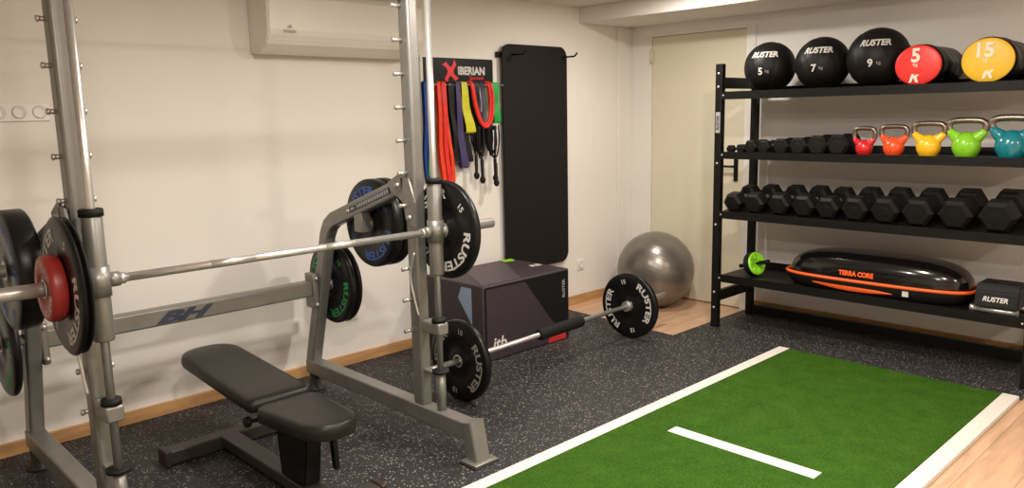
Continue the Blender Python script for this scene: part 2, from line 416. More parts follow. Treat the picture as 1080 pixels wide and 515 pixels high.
wall_ball(1.985, '9', .183, 'largest black wall ball, marked 9, next to the red-ended bag', 2.3)

def power_bag(y, col, num, a, b, label, L, ink, zt=1.656):
    t = thing('power_bag', label, 'sandbag', (5.05, y, zt), 'weight bags with coloured ends')
    zc = zt+b
    mb = MB().m('bagvinyl')
    x0 = 4.89; x1 = x0+L
    def prof(v):   # v 0..1 along length, radius factor
        e = .05
        if v < e: return math.sqrt(max(0, 1-((e-v)/e)**2))*.12+.88
        if v > 1-e: return math.sqrt(max(0, 1-((v-1+e)/e)**2))*.25+.75
        return 1
    def fn(u, v):
        ph = 2*PI*u; k = prof(v)
        wr = 1+.085*(noise.noise(V((math.cos(ph)*1.6+y*3, math.sin(ph)*1.6, v*5)))-.15)*math.sin(PI*v)**.5-.05*v
        yy = math.cos(ph)*a*k*wr; z = math.sin(ph)*b*k*wr
        return V((x0+L*v, y+yy, zc+z))
    mb.surf(fn, 48, 30)
    # close back end
    c = mb.bm.verts.new((x1, y, zc)); mb.bm.verts.ensure_lookup_table()
    base = 48*30
    for i in range(48):
        f = mb.bm.faces.new((mb.bm.verts[base+i], mb.bm.verts[base+(i+1) % 48], c)); f.smooth = True
    mb.build('bag_body', None, t)
    mb = MB().m(col); n = 48
    # domed end disc
    prev = None; rows = [(0, 0)]
    def fd(u, v):
        ph = 2*PI*u; k = .94*math.sin(v*PI/2)+1e-4
        return V((x0-.012*math.cos(v*PI/2)-.004, y+math.cos(ph)*a*k, zc+math.sin(ph)*b*k))
    mb.surf(fd, 48, 8)
    mb.surf(lambda u, v: V((x0-.004+.014*v, y+math.cos(2*PI*u)*a*(.94-.02*v), zc+math.sin(2*PI*u)*b*(.94-.02*v))), 48, 1)
    bmesh.ops.remove_doubles(mb.bm, verts=mb.bm.verts, dist=2e-4)
    end = mb.build('end_cap', None, t, label=('red' if col == 'red' else 'yellow')+' round end panel')
    xx = x0-.0185
    MB().m(ink).text(num, .105, lambda u, v: V((xx, y-u+.01, zc+.055+v)), .03).build('lettering', None, end)
    MB().m(ink).text('kg', .030, lambda u, v: V((xx, y-u+.01, zc+.002+v)), .0).build('lettering', None, end)
    mb = MB().m(ink)
    # emblem: a hooked R
    mb.text('R', .085, lambda u, v: V((xx+.004, y-u-.002+.018*(1 if col == 'red' else -.2), zc-.066+v)), .03, .3)
    mb.build('emblem', None, end)
power_bag(1.700, 'red', '5', .134, .120, 'black weight bag with a red round end marked 5', .42, 'cream')
power_bag(1.345, 'yellow', '15', .138, .126, 'black weight bag with a yellow round end marked 15', .42, 'cream')

# ------------------------------------------------------------------ kettlebells
def kettlebell(y, h, r, key, label, zt=1.2515, x=4.905):
    t = thing('kettlebell', label, 'kettlebell', (x, y, zt), 'coloured kettlebells on the second shelf')
    mb = MB().m(key); zc = zt+r*.93
    prof = [(-r*.93, .0), (-r*.93, r*.60), (-r*.86, r*.70)]
    for k in range(1, 15):
        a = -PI/2+.78+(PI-.78-.30)*k/14; prof.append((r*math.sin(a)*1.04, r*math.cos(a)))
    prof.append((r*1.03, 0))
    mb.lathe(prof, (x, y, zc), 'Z', 40)
    top = zt+h; hw = r*.98; tr_ = max(.0130, r*.235)
    # horns flow out of the body
    for s in (-1, 1):
        mb.tube([(x, y+s*r*.40, zc+r*.40), (x, y+s*r*.78, zc+r*.70), (x, y+s*r*1.08, zc+r*.98), (x, y+s*r*1.20, zc+r*1.18)], [r*.55, r*.42, r*.30, tr_*1.05], 16)
    mb.build('body', None, t)
    mb = MB().m('kbhandle'); P = []
    z1 = zc+r*1.16
    zt2 = top-tr_
    pts = [(-1.17*r, z1-.03*r), (-1.26*r, z1+(zt2-z1)*.35), (-1.20*r, z1+(zt2-z1)*.72), (-.92*r, zt2-.003), (-.45*r, zt2+.000), (0, zt2+.001), (.45*r, zt2), (.92*r, zt2-.003), (1.20*r, z1+(zt2-z1)*.72), (1.26*r, z1+(zt2-z1)*.35), (1.17*r, z1-.03*r)]
    mb.tube([(x, y+a, b) for a, b in smooth(pts, 4)], tr_, 14)
    mb.build('handle', None, t, label='dark steel handle')
def smooth(p, n):
    out = []
    for i in range(len(p)-1):
        a = p[max(0, i-1)]; b = p[i]; c = p[i+1]; d = p[min(len(p)-1, i+2)]
        for k in range(n):
            t = k/n
            out.append(tuple(.5*((2*b[j])+(-a[j]+c[j])*t+(2*a[j]-5*b[j]+4*c[j]-d[j])*t*t+(-a[j]+3*b[j]-3*c[j]+d[j])*t**3) for j in range(len(a))))
    out.append(tuple(p[-1])); return out
kettlebell(1.988, .178, .050, 'kb_red', 'small dark red kettlebell, first from the dumbbells')
kettlebell(1.815, .190, .059, 'kb_orange', 'orange-red kettlebell between the dark red and yellow ones')
kettlebell(1.622, .208, .066, 'kb_yellow', 'yellow kettlebell on the second shelf')
kettlebell(1.425, .226, .074, 'kb_green', 'lime green kettlebell on the second shelf')
kettlebell(1.205, .240, .080, 'kb_teal', 'teal kettlebell at the right end of the second shelf')

# ------------------------------------------------------------------ hex dumbbells
def hexhead(mb, x0, x1, y, zc, R, sq=1.0):
    ch = R*.22
    rings = []
    for x, r in ((x0, R-ch*1.1), (x0+ch, R), (x1-ch*.8, R), (x1, R-ch)):
        rings.append([mb.bm.verts.new((x, y+r*math.cos(PI/3*k)*1.0, zc+r*math.sin(PI/3*k))) for k in range(6)])
    fs = [mb.bm.faces.new(rings[0][::-1]), mb.bm.faces.new(rings[-1])]
    for A, B in zip(rings, rings[1:]):
        for k in range(6): fs.append(mb.bm.faces.new((A[k], A[(k+1) % 6], B[(k+1) % 6], B[k])))
    mb._mark(fs)
def dumbbell(y, R, L, hl, label, group, x0, zt, tilt=0, yaw=0.0):
    """R = hex circumradius, L = total length, hl = head length"""
    t = thing('hex_dumbbell', label, 'dumbbell', (0, 0, 0), group)
    zc = R*math.cos(PI/6)
    for a, b in ((0, hl), (L-hl, L)):
        mb = MB().m('hexrub'); hexhead(mb, a, b, 0, zc, R)
        mb.lathe([(0-.0012 if a == 0 else L+.0012, 0), (-.0012 if a == 0 else L+.0012, R*.30), (0 if a == 0 else L, R*.34)], (0, 0, zc), 'X', 16, True)
        mb.build('head', None, t)
    mb = MB().m('steel'); r = min(.017, R*.35)
    mb.lathe([(hl-.002, r*.8), (hl+(L-2*hl)*.25, r*.95), (L/2, r*1.12), (L-hl-(L-2*hl)*.25, r*.95), (L-hl+.002, r*.8)], (0, 0, zc), 'X', 16)
    mb.build('handle', None, t, label='steel grip')
    t.location = (x0, y, zt); t.rotation_euler = (0, -tilt, yaw)
sm = [(2.888, .030), (2.808, .034), (2.737, .050), (2.640, .049), (2.520, .058), (2.400, .062), (2.275, .070), (2.143, .074)]
ordn = ['tiniest rubber hex dumbbell, at the left end of the second shelf', 'second smallest hex dumbbell, beside the tiniest one', 'small hex dumbbell in front of the rear post on the second shelf', 'small hex dumbbell, fourth from the left on the second shelf',
        'black hex dumbbell, fifth from the left on the second shelf', 'black hex dumbbell, sixth from the left on the second shelf', 'wide black hex dumbbell, seventh from the left on the second shelf', 'largest black hex dumbbell of the second shelf, near the kettlebells']
for (y, R), lb in zip(sm, ordn):
    xx = 4.87 if lb[:5] != 'black' or y > 2.1 else 4.97
    dumbbell(y, R, .13+R*1.4, .03+R*.5, lb, 'small hex dumbbells on the second shelf', xx, 1.2515)
big = [(2.860, .069), (2.700, .074), (2.520, .077), (2.351, .079), (2.192, .078), (2.018, .083), (1.838, .087), (1.651, .090), (1.450, .094), (1.238, .098)]
names = ['first', 'second', 'third', 'fourth', 'fifth', 'sixth', 'seventh', 'eighth', 'ninth', 'last']
for (y, R), nm in zip(big, names):
    lb = 'heavy black hex dumbbell, %s from the left on the third shelf' % nm
    if nm == 'first': lb = 'heavy black hex dumbbell at the left end of the third shelf'
    if nm == 'last': lb = 'biggest black hex dumbbell, at the right end of the third shelf'
    x0 = RX+.045; dumbbell(y, R, .25+R*.9, .085+R*.3, lb, 'heavy hex dumbbells on the third shelf', x0, .838+(x0-RX-.012)*math.tan(SH[3][2])+.0015, SH[3][2])

# ------------------------------------------------------------------ bottom shelf
Z4 = .3885
bt = thing('balance_trainer', 'long black domed balance trainer with an orange rim on the bottom shelf', 'trainer', (5.06, 1.93, Z4), )
cx_, cy_ = 5.055, 1.925
def outline(a, L, W):     # stadium-like superellipse
    c, s_ = math.cos(a), math.sin(a); e = 2/3.2
    return (W*math.copysign(abs(c)**e, c), L*math.copysign(abs(s_)**e, s_))
mb = MB().m('gloss')
def dome(u, v):
    a = 2*PI*u; k = math.sin(v*PI/2)**.55 if v < 1 else 1
    z = math.cos(v*PI/2)**.75 if v < 1 else 0
    dx, dy = outline(a, .545, .185); return V((cx_+dx*k, cy_+dy*k, Z4+.088+.162*z))
mb.surf(dome, 96, 24); bmesh.ops.remove_doubles(mb.bm, verts=mb.bm.verts, dist=1e-4); dm = mb.build('dome', None, bt)
mb = MB().m('black')
def hull(u, v):
    a = 2*PI*u; k = 1.0-.16*(1-v)**2; dx, dy = outline(a, .575, .205); return V((cx_+dx*k, cy_+dy*(1-.10*(1-v)**2), Z4+.001+.084*v))
mb.surf(hull, 96, 8)
mb.surf(lambda u, v: V((cx_+outline(2*PI*u, .575, .205)[0]*.84*v, cy_+outline(2*PI*u, .575, .205)[1]*.90*v, Z4+.001)), 96, 1)
mb.surf(lambda u, v: V((cx_+outline(2*PI*u, .575, .205)[0]*(.85+.15*v), cy_+outline(2*PI*u, .575, .205)[1]*(.9+.1*v), Z4+.085)), 96, 1)
bmesh.ops.remove_doubles(mb.bm, verts=mb.bm.verts, dist=1e-4); hl_ = mb.build('base', None, bt)
mb = MB().m('orange')
mb.tube([(cx_+outline(2*PI*i/96, .572, .203)[0], cy_+outline(2*PI*i/96, .572, .203)[1], Z4+.086) for i in range(96)], .0105, 10, closed=True)
mb.build('rim', None, bt, label='orange rim band')
mb = MB().m('orange')
pts = []
for i in range(41):
    u = i/40; y = 2.26-.50*u; k = (y-cy_)/.575
    pts.append((cx_-.203*(1-abs(k)**3.2)**(1/3.2)*(.955), y, Z4+.048-.012*math.sin(u*PI*.5)))
mb.tube(pts, [.001+.022*math.sin(PI*min(1, i/40*.9+.08)) for i in range(41)], 8, ry=.006)
mb.build('orange_stripe', None, bt)
mb = MB().m('orange')
def domept(y, v_, off=.004):
    k = (y-cy_)/.545; best = None
    for i in range(200):
        v = i/199; kk = math.sin(v*PI/2)**.55; z = .162*(max(0, math.cos(v*PI/2))**.75)
        if abs(z-v_) < .0025 or best is None or abs(z-v_) < best[0]:
            best = (abs(z-v_), kk) if best is None or abs(z-v_) < best[0] else best
    kk = best[1]; q = min(.999, abs(k)/kk); x = -.185*kk*(1-q**3.2)**(1/3.2)
    return V((cx_+x-off, y, Z4+.088+v_))
mb.text('TERRA CORE', .040, lambda u, v: domept(1.985-u*.9, .042+v, .0035), .06)
mb.build('lettering', None, dm, label='orange name')
MB().m('letter').b2((cx_-.200, 1.665, Z4+.034), (cx_-.190, 1.70, Z4+.066)).build('label_sticker', None, hl_)

aw = thing('ab_wheel', 'lime green and black ab roller wheel on the bottom shelf', 'ab wheel', (5.0, 2.725, Z4))
ax = V((-.22, -.94, .27)).normalized(); c = V((4.985, 2.735, Z4+.0865))
MB().m('black').lathe([(-.035, .03), (-.035, .070), (-.030, .083), (-.015, .084), (-.010, .078), (-.008, .078), (-.004, .084), (.012, .084), (.018, .080), (.018, .03)], c, ax, 40).build('tyre', None, aw)
mb = MB().m('green').lathe([(.017, .0), (.017, .030), (.020, .034), (.020, .058), (.026, .064), (.026, .076), (.018, .081)], c, ax, 40)
u_ = ax.orthogonal().normalized(); w_ = ax.cross(u_)
for k in range(6):
    a = k*PI/3; p = c+ax*.022+(u_*math.cos(a)+w_*math.sin(a))*.045
    mb.tube([p-(u_*math.cos(a)+w_*math.sin(a))*.018, p+(u_*math.cos(a)+w_*math.sin(a))*.02], .005, 8)
mb.build('wheel_disc', None, aw, label='lime green disc')
MB().m('black').tube([c+ax*.015, c+ax*.04, c+ax*.05, c+ax*.10, c+ax*.125, c+ax*.13], [.010, .010, .015, .0135, .016, .012], 14).build('handle', None, aw)
MB().m('black').tube([c-ax*.03, c-ax*.05, c-ax*.06, c-ax*.11, c-ax*.135, c-ax*.14], [.010, .010, .015, .0135, .016, .012], 14).build('handle', None, aw)

# chrome handle bar and padded black case at the right end of bottom shelf
ch = thing('chrome_bar', 'chrome handle bar lying under the small black case', 'handle bar', (4.92, 1.2, Z4))
mb = MB().m('chrome'); mb.cyl((4.895, 1.105, Z4+.019), (4.905, 1.325, Z4+.019), .017, 16).cyl((4.905, 1.318, Z4+.019), (4.905, 1.345, Z4+.019), .0185, 16); mb.build('bar', None, ch)
MB().m('chrome').cyl((5.06, 1.105, Z4+.019), (5.05, 1.325, Z4+.019), .017, 16).build('bar', None, ch)
MB().m('chrome').b2((4.90, 1.20, Z4+.010), (5.06, 1.23, Z4+.028), .004).build('cross_piece', None, ch)
pc = thing('padded_case', 'small black padded case with white lettering at the right of the bottom shelf', 'case', (4.98, 1.21, Z4+.038))
mb = MB().m('black')
poly = [(4.868, Z4+.038), (4.890, Z4+.125), (4.915, Z4+.165), (5.08, Z4+.165), (5.10, Z4+.038)]
mb.prism(poly, lambda u, v, t: V((u, 1.098+t, v)), .222)
es = [e for e in mb.bm.edges]; bmesh.ops.bevel(mb.bm, geom=es, offset=.008, segments=2, affect='EDGES')
mb.build('case_body', None, pc)
def casef(u, v):
    z = .085+v; x = 4.868+(z-.038)/(.125-.038)*.022; return V((x-.003, 1.215-u, Z4+z))
MB().m('letter').text('RUSTER', .036, casef, .03, .2).build('lettering', None, pc)

# ------------------------------------------------------------------ weight plates
def arc(x, c, R, ang0, s=1.0):
    """text on arc, seen from -X; ang0 = clock angle (rad, clockwise from up) of the text centre"""
    def fn(u, v):
        a = ang0+u*s/R; r = R+v
        return V((x, c.y-math.sin(a)*r, c.z+math.cos(a)*r))
    return fn
def plate(x, y, z, R, t, ink, num, rot, label, body='bumper', group=None, face=None, arcs=(0, PI)):
    """x = -X face, t = thickness"""
    o = thing('weight_plate', label, 'weight plate', (x+t/2, y, z-R), group)
    c = V((x, y, z)); k = R/.225
    def prof(sg, x):
        return [(x, .030*k if R > .15 else .026), (x, .062*k), (x+sg*.006, .068*k), (x+sg*.006, .120*k), (x+sg*.0005, .128*k), (x, .205*k), (x+sg*.007, .222*k), (x+sg*.012, R)]
    hole = .0255
    p = [(0, hole), (0, .055*k), (.004, .060*k), (.004, .108*k), (0, .114*k), (0, .212*k), (.006, R*.985), (.012, R), (t-.012, R), (t-.006, R*.985), (t, .212*k), (t, .114*k), (t-.004, .108*k), (t-.004, .060*k), (t, .055*k), (t, hole), (0, hole)]
    MB().m(body).lathe(p, c, 'X', 72).build('disc', None, o)
    MB().m('steel').lathe([(-.0008, hole), (-.0008, hole+.010*k), (.002, hole+.012*k)], c, 'X', 32).lathe([(t+.0008, hole), (t+.0008, hole+.010*k), (t-.002, hole+.012*k)], c, 'X', 32).build('hub_ring', None, o)
    xx = -.0012+x; Rt = .168*k
    for a in arcs: MB().m(ink).text('RUSTER', .060*k, arc(xx, c, Rt, rot+a, 1.42), .03).build('lettering', None, o)
    for a in (PI/2, -PI/2): MB().m(ink).text(num, .042*k, arc(xx, c, Rt, rot+a), .02).build('lettering', None, o)
    return o

BY, BZ = 2.77, 1.035       # smith bar
XL, XR = .775, 2.185       # machine side frames
plate(.664, BY, BZ, .225, .020, 'letter', '5', 2.15, 'black weight plate with grey lettering, loaded beside the small red plate', arcs=(0, PI))
plate(.685, BY, BZ, .222, .016, 'lettergrey', '5', .4, 'black weight plate behind the lettered one, nearest the left bearing', arcs=(0, PI))
plate(.616, BY, BZ, .107, .046, 'letterpink', '2.5', 2.6, 'small red plate at the outside of the left end of the bar', body='redplate')
plate(2.228, BY, BZ, .225, .040, 'letter', '15', 2.45, 'black weight plate with white lettering on the right end of the machine bar')
# storage plates on the machine
plate(2.225, 3.36, 1.015, .225, .062, 'letterblue', '20', -.55, 'thick black plate with blue lettering on the far upper storage peg', arcs=(0, PI))
plate(2.290, 3.36, 1.015, .225, .062, 'letterblue', '20', .9, 'black plate at the back of the far upper peg, behind the blue-lettered one', arcs=(0, PI))
plate(2.225, 3.78, .645, .225, .042, 'lettergreen', '10', 2.3, 'black plate with green lettering on the lower far peg', arcs=(0, PI))
plate(2.270, 3.78, .645, .225, .030, 'lettergreen', '10', 1.0, 'black plate outermost on the lower far peg, behind the green-lettered one', arcs=(0, PI))
plate(.628, 3.36, 1.015, .225, .085, 'letterblue', '20', 1.1, 'thick black plate with faded blue lettering on the left upper storage peg', arcs=(0, PI))
plate(.658, 3.78, .645, .225, .034, 'lettergreen', '10', 2.2, 'black plate with green lettering low on the left storage peg', arcs=(0, PI))

# ------------------------------------------------------------------ smith machine
sm_ = thing('smith_machine', 'large silver smith machine with plate storage along the left wall', 'smith machine', ((XL+XR)/2, 3.2, FZ))
for X in (XL, XR):
    out = -1 if X == XL else 1
    MB().m('silver').beam([(X, 2.56, .150), (X, 3.955, .150)], .075, .080, (1, 0, 0), .008).build('base_rail', None, sm_)
    # front foot: stub post and flanged sole
    mb = MB().m('silver').beam([(X, 2.515, .012), (X, 2.555, .195)], .085, .072, (1, 0, 0), .014); 
    mb.box((X, 2.515, FZ+.012), (.135, .105, .014), None, .006); ft = mb.build('foot', None, sm_)
    MB().m('rubbercap').box((X, 2.515, FZ+.0035), (.143, .113, .006), None, .002).build('rubber_sole', None, ft)
    mb = MB().m('rubbercap'); mb.lathe([(FZ, 0), (FZ, .055), (FZ+.012, .055), (FZ+.02, .035), (.112, .030), (.112, 0)], (X, 3.93, 0), 'Z', 28); mb.build('foot', None, sm_, label='black rubber rear foot')
    # rear upright bending into diagonal arm
    pts = [(X, 3.93, .185), (X, 3.70, .93), (X, 3.665, .985), (X, 3.61, 1.022), (X, 2.945, 1.245)]
    ru = MB().m('silver').beam(pts, .062, .078, (1, 0, 0), .012).build('rear_upright', None, sm_)
    # label band on the diagonal
    d = V((0, 2.945-3.61, 1.245-1.022)).normalized(); n_ = V((0, -d.z, d.y))
    mid = V((X-.0325, 3.245, 1.145))
    def dia(u, v, mid=mid, d=d): return mid+d*u+V((0, d.z, -d.y))*(-v)
    mb = MB().m('bhblue')
    for u0, u1, v0, v1 in ((-.185, -.13, -.014, .014), (-.12, .19, -.014, .014)):
        mb.prism([(u0, v0), (u1, v0), (u1, v1), (u0, v1)], lambda u, v, t: dia(u, v)+V((-t, 0, 0)), .0012)
    bd = mb.build('label_band', None, ru)
    mb = MB().m('lettergrey')
    for i in range(14):
        u0 = -.11+i*.021; mb.prism([(u0, -.009), (u0+.013, -.009), (u0+.013, .009), (u0, .009)], lambda u, v, t: dia(u, v)+V((-.0012-t, 0, 0)), .0006)
    mb.prism([(-.175, -.006), (-.14, -.006), (-.14, .006), (-.175, .006)], lambda u, v, t: dia(u, v)+V((-.0012-t, 0, 0)), .0006)
    mb.build('marking', None, bd)
    MB().m('steel').lathe([(-.038, 0), (-.038, .008), (-.031, .011)], (X, 3.44, 1.079), 'X', 12).build('bolt', None, sm_)
    # front upright
    up = MB().m('silver').b2((X-.031, 2.875, .186), (X+.031, 2.950, 2.20), .014, 3).build('front_upright', None, sm_)
    mb = MB().m('silver').prism([(2.948, 1.16), (3.04, 1.205), (3.06, 1.245), (2.948, 1.30)], lambda u, v, t: V((X-.045+t, u, v)), .010)
    mb.prism([(2.90, 1.27), (2.96, 1.27), (2.93, 1.08), (2.86, 1.04), (2.86, 1.16)], lambda u, v, t: V((X-.045+t, u, v)), .010); mb.build('gusset_plate', None, sm_)
    MB().m('steel').lathe([(-.056, 0), (-.056, .009), (-.045, .013)], (X, 2.985, 1.235), 'X', 12).build('bolt', None, sm_)
    MB().m('steel').lathe([(-.056, 0), (-.056, .009), (-.045, .013)], (X, 2.90, 1.09), 'X', 12).build('bolt', None, sm_)
    # guide rod, lower sleeve post and clamps
    MB().m('chrome').cyl((X, BY, .37), (X, BY, 2.22), .0145, 20).build('guide_rod', None, sm_)
    MB().m('silver').cyl((X, BY, .186), (X, BY, .375), .022, 20).build('rod_socket', None, sm_)
    MB().m('silver').b2((X-.022, BY+.016, .352), (X+.022, 2.876, .371), .004).build('lower_bracket', None, sm_)
    MB().m('black').lathe([(.372, .015), (.372, .040), (.384, .040), (.384, .015)], (X, BY, 0), 'Z', 28).build('rubber_ring', None, sm_)
    mb = MB().m('silver').b2((X-.030, BY-.034, .555), (X+.030, 2.864, .612), .008).build('rod_clamp', None, sm_)
    MB().m('black').lathe([(.612, .016), (.612, .034), (.632, .032), (.632, .016)], (X, BY, 0), 'Z', 28).build('rubber_bumper', None, sm_)
    # safety pegs through the upright
    for i in range(11):
        z = .555+i*.1475
        for sd in ((-1, 1) if X == XL else (-1,)):
            ln = .072 if X == XR else (.047 if sd < 0 else .055)
            mb = MB().m('steel'); mb.cyl((X+sd*.028, 2.925, z), (X+sd*ln, 2.925, z), .0085, 12)
            mb.lathe([(0, .0085), (.001*sd, .011), (.008*sd, .011), (.010*sd, .008), (.010*sd, 0)], (X+sd*ln, 2.925, z), 'X', 12); mb.build('safety_peg', None, sm_)
    # storage pegs
    for y, z, L in ((3.36, 1.015, .20), (3.78, .645, .165)):
        L_ = L if out > 0 else .20
        mb = MB().m('silver').cyl((X+out*.0, y, z), (X+out*(.03+L_), y, z), .0235, 24)
        mb.m('rubbercap').cyl((X+out*(.03+L_), y, z), (X+out*(.045+L_), y, z), .027, 24)
        mb.build('storage_peg', None, sm_)
    if out < 0: pass
    # bracket carrying upper peg from the diagonal arm
    MB().m('silver').b2((X-.028, 3.325, .975), (X+.028, 3.395, 1.10), .006).build('peg_bracket', None, sm_)
    # cross tube end clamps
    mb = MB().m('silver').b2((X+(.03 if out < 0 else -.062), 3.775, .515), (X+(.062 if out < 0 else -.03), 3.87, .71), .008)
    for z in (.54, .685): mb.m('steel').lathe([(3.760, 0), (3.760, .009), (3.776, .013)], (X-out*.046, 0, z), 'Y', 12)
    mb.build('tube_clamp', None, sm_)
ct = MB().m('silver').beam([(XL+.055, 3.83, .625), (XR-.055, 3.83, .625)], .070, .084, (0, 1, 0), .010).build('cross_tube', None, sm_)
MB().m('bhblue').text('BH', .070, lambda u, v: V((1.435+u*2.5, 3.7935, .622+v*1.0)), .06, .45).build('lettering', None, ct, label='dark blue BH lettering')
MB().m('steel').cyl((XL+.03, 2.905, 2.066), (XR-.03, 2.905, 2.066), .010, 16).build('top_cross_bar', None, sm_)
# sliding bar with bearings
bar = MB().m('chrome').cyl((XL+.02, BY, BZ), (XR-.02, BY, BZ), .0145, 24).build('lift_bar', None, sm_, label='chrome sliding bar')
for ka, kb in ((1.15, 1.32), (1.62, 1.80)): MB().m('steel').cyl((ka, BY, BZ), (kb, BY, BZ), .0150, 24).build('knurling', None, bar)
for X in (XL, XR):
    out = -1 if X == XL else 1
    mb = MB().m('silver').lathe([(.835, .017), (.835, .031), (.84, .033), (1.25, .033), (1.255, .030)], (X, BY, 0), 'Z', 32)
    mb.lathe([(.985, .033), (.985, .038), (1.085, .038), (1.085, .033)], (X, BY, 0), 'Z', 32)
    mb.cyl((X-out*.025, BY, BZ), (X-out*.065, BY, BZ), .025, 24)
    mb.build('bearing', None, bar)
    MB().m('black').lathe([(1.25, .017), (1.25, .038), (1.272, .038), (1.275, .034), (1.275, .017)], (X, BY, 0), 'Z', 32).build('bearing_cap', None, bar)
    MB().m('steel').cyl((X-out*.062, BY, BZ), (X-out*.082, BY, BZ), .020, 20).build('collar', None, bar)
    MB().m('steel').cyl((X+out*.03, BY, BZ), (X+out*.345 if out > 0 else .20, BY, BZ), .0225, 28).build('sleeve', None, bar)
    # catch link swinging beside the upright
    mb = MB().m('steel').tube(smooth([(X-.045, 2.875, .93), (X-.05, 2.905, .82), (X-.048, 2.88, .70), (X-.045, 2.86, .635)], 5), .006, 8)
    mb.build('catch_link', None, sm_)

# ------------------------------------------------------------------ bench
bx = 1.475
bn = thing('weight_bench', 'black padded adjustable weight bench inside the smith machine', 'bench', (bx, 3.1, FZ))
def pad(name, pts, z0, z1, th, yA, yB):
    """pts: outline (x offset, s 0..1 along y); top height lerps z0..z1 from yA to yB"""
    mb = MB().m('vinyl'); N = len(pts); rings = []
    cxm = sum(p[0] for p in pts)/N; cym = sum(p[1] for p in pts)/N
    def P(p, k, dz):
        u = cxm+(p[0]-cxm)*k[0]; s = cym+(p[1]-cym)*k[1]; y = yA+(yB-yA)*s
        return V((bx+u, y, z0+(z1-z0)*s+dz))
    lv = []
    for ins, dz in ((.9, -th), (.97, -th*.93), (1, -th*.7), (1, -th*.38), (.975, -th*.14), (.92, -th*.03), (.80, 0.0), (.4, .003)):
        lv.append([mb.bm.verts.new(P(p, (1-(1-ins)*1.0, 1-(1-ins)*.6), dz)) for p in pts])
    fs = [mb.bm.faces.new(lv[0][::-1])]
    for A, B in zip(lv, lv[1:]):
        for k in range(N): fs.append(mb.bm.faces.new((A[k], A[(k+1) % N], B[(k+1) % N], B[k])))
    fs.append(mb.bm.faces.new(lv[-1])); mb._mark(fs, True)
    return mb.build(name, None, bn)
def rrect(hw0, hw1, cr0, cr1, n=7, ar=.8):
    """rounded trapezoid in (x, s); s from 0 (near, half width hw0) to 1 (far, hw1); cr in x units, scaled to s by ar"""
    out = []
    for cx1, sy, a0, hw, cr in ((1, 1, 0, hw1, cr1), (-1, 1, 90, hw1, cr1), (-1, 0, 180, hw0, cr0), (1, 0, 270, hw0, cr0)):
        for i in range(n+1):
            a = math.radians(a0+90*i/n)
            s_c = (1-cr*ar) if sy else cr*ar
            out.append((cx1*(hw-cr)+cr*math.cos(a), s_c+cr*ar*math.sin(a)))
    return out
bk = pad('backrest_pad', rrect(.142, .140, .03, .115, ar=1/.78), .418, .468, .058, 2.940, 3.735)
st = pad('seat_pad', rrect(.118, .142, .105, .05, ar=1/.42), .415, .405, .065, 2.485, 2.925)
# frame
MB().m('silver').beam([(bx, 3.53, FZ+.055), (bx, 3.53, FZ+.056)], .01, .01, (1, 0, 0), .002).bm.free()
M['benchframe'] = mat('bench_frame', (.050, .045, .038), .38, .35, noise=.1, nscale=20)
MB().m('benchframe').b2((bx-.285, 3.49, FZ+.006), (bx+.285, 3.57, FZ+.07), .006).build('rear_crossbar', None, bn)
for s in (-1, 1):
    MB().m('darkbrown').b2((bx+s*.275-(.03 if s < 0 else -.0), 3.482, FZ), (bx+s*.275+(.0 if s < 0 else .03), 3.578, FZ+.078), .008).build('end_cap', None, bn)
MB().m('benchframe').beam([(bx, 3.50, FZ+.047), (bx, 2.56, FZ+.047)], .085, .05, (1, 0, 0), .006).build('base_beam', None, bn)
MB().m('benchframe').b2((bx-.20, 2.52, FZ+.006), (bx+.20, 2.59, FZ+.07), .006).build('front_crossbar', None, bn)
for s in (-1, 1):
    MB().m('darkbrown').b2((bx+s*.20-.015, 2.512, FZ), (bx+s*.20+.015, 2.598, FZ+.078), .008).build('end_cap', None, bn)
mb = MB().m('blackmetal')
mb.prism([(2.95, .33), (2.69, .33), (2.73, .08), (2.92, .08)], lambda u, v, t: V((bx-.038+t, u, v)), .076)
bmesh.ops.bevel(mb.bm, geom=list(mb.bm.edges), offset=.008, segments=2, affect='EDGES')
mb.build('pedestal', None, bn)
mb = MB().m('blackmetal').b2((bx-.045, 2.58, .32), (bx+.045, 2.90, .352), .004); mb.build('seat_bracket', None, bn)
mb = MB().m('blackmetal').beam([(bx, 2.93, .30), (bx, 3.02, .337), (bx, 3.55, .385)], .05, .035, (1, 0, 0), .004).b2((bx-.03, 2.86, .27), (bx+.03, 2.96, .33), .004); mb.build('backrest_bracket', None, bn)
mb = MB().m('blackmetal').cyl((bx-.03, 2.98, .315), (bx-.13, 2.99, .318), .009, 12)
mb.lathe([(0, 0), (0, .02), (.006, .024), (.02, .024), (.026, .018), (.026, 0)], (bx-.122, 2.99, .318), (-1, .1, .03), 10, True); mb.build('adjustment_knob', None, bn)
mb = MB().m('blackmetal').beam([(bx+.02, 2.73, .32), (bx+.065, 2.70, .31), (bx+.082, 2.69, .27), (bx+.087, 2.685, .14)], .030, .022, (0, 1, 0), .006); mb.build('lever_handle', None, bn)
mb = MB().m('blackmetal').beam([(bx+.03, 2.98, .31), (bx+.16, 3.0, .325), (bx+.18, 3.0, .33)], .03, .03, (0, 1, 0), .006); mb.build('support_arm', None, bn)

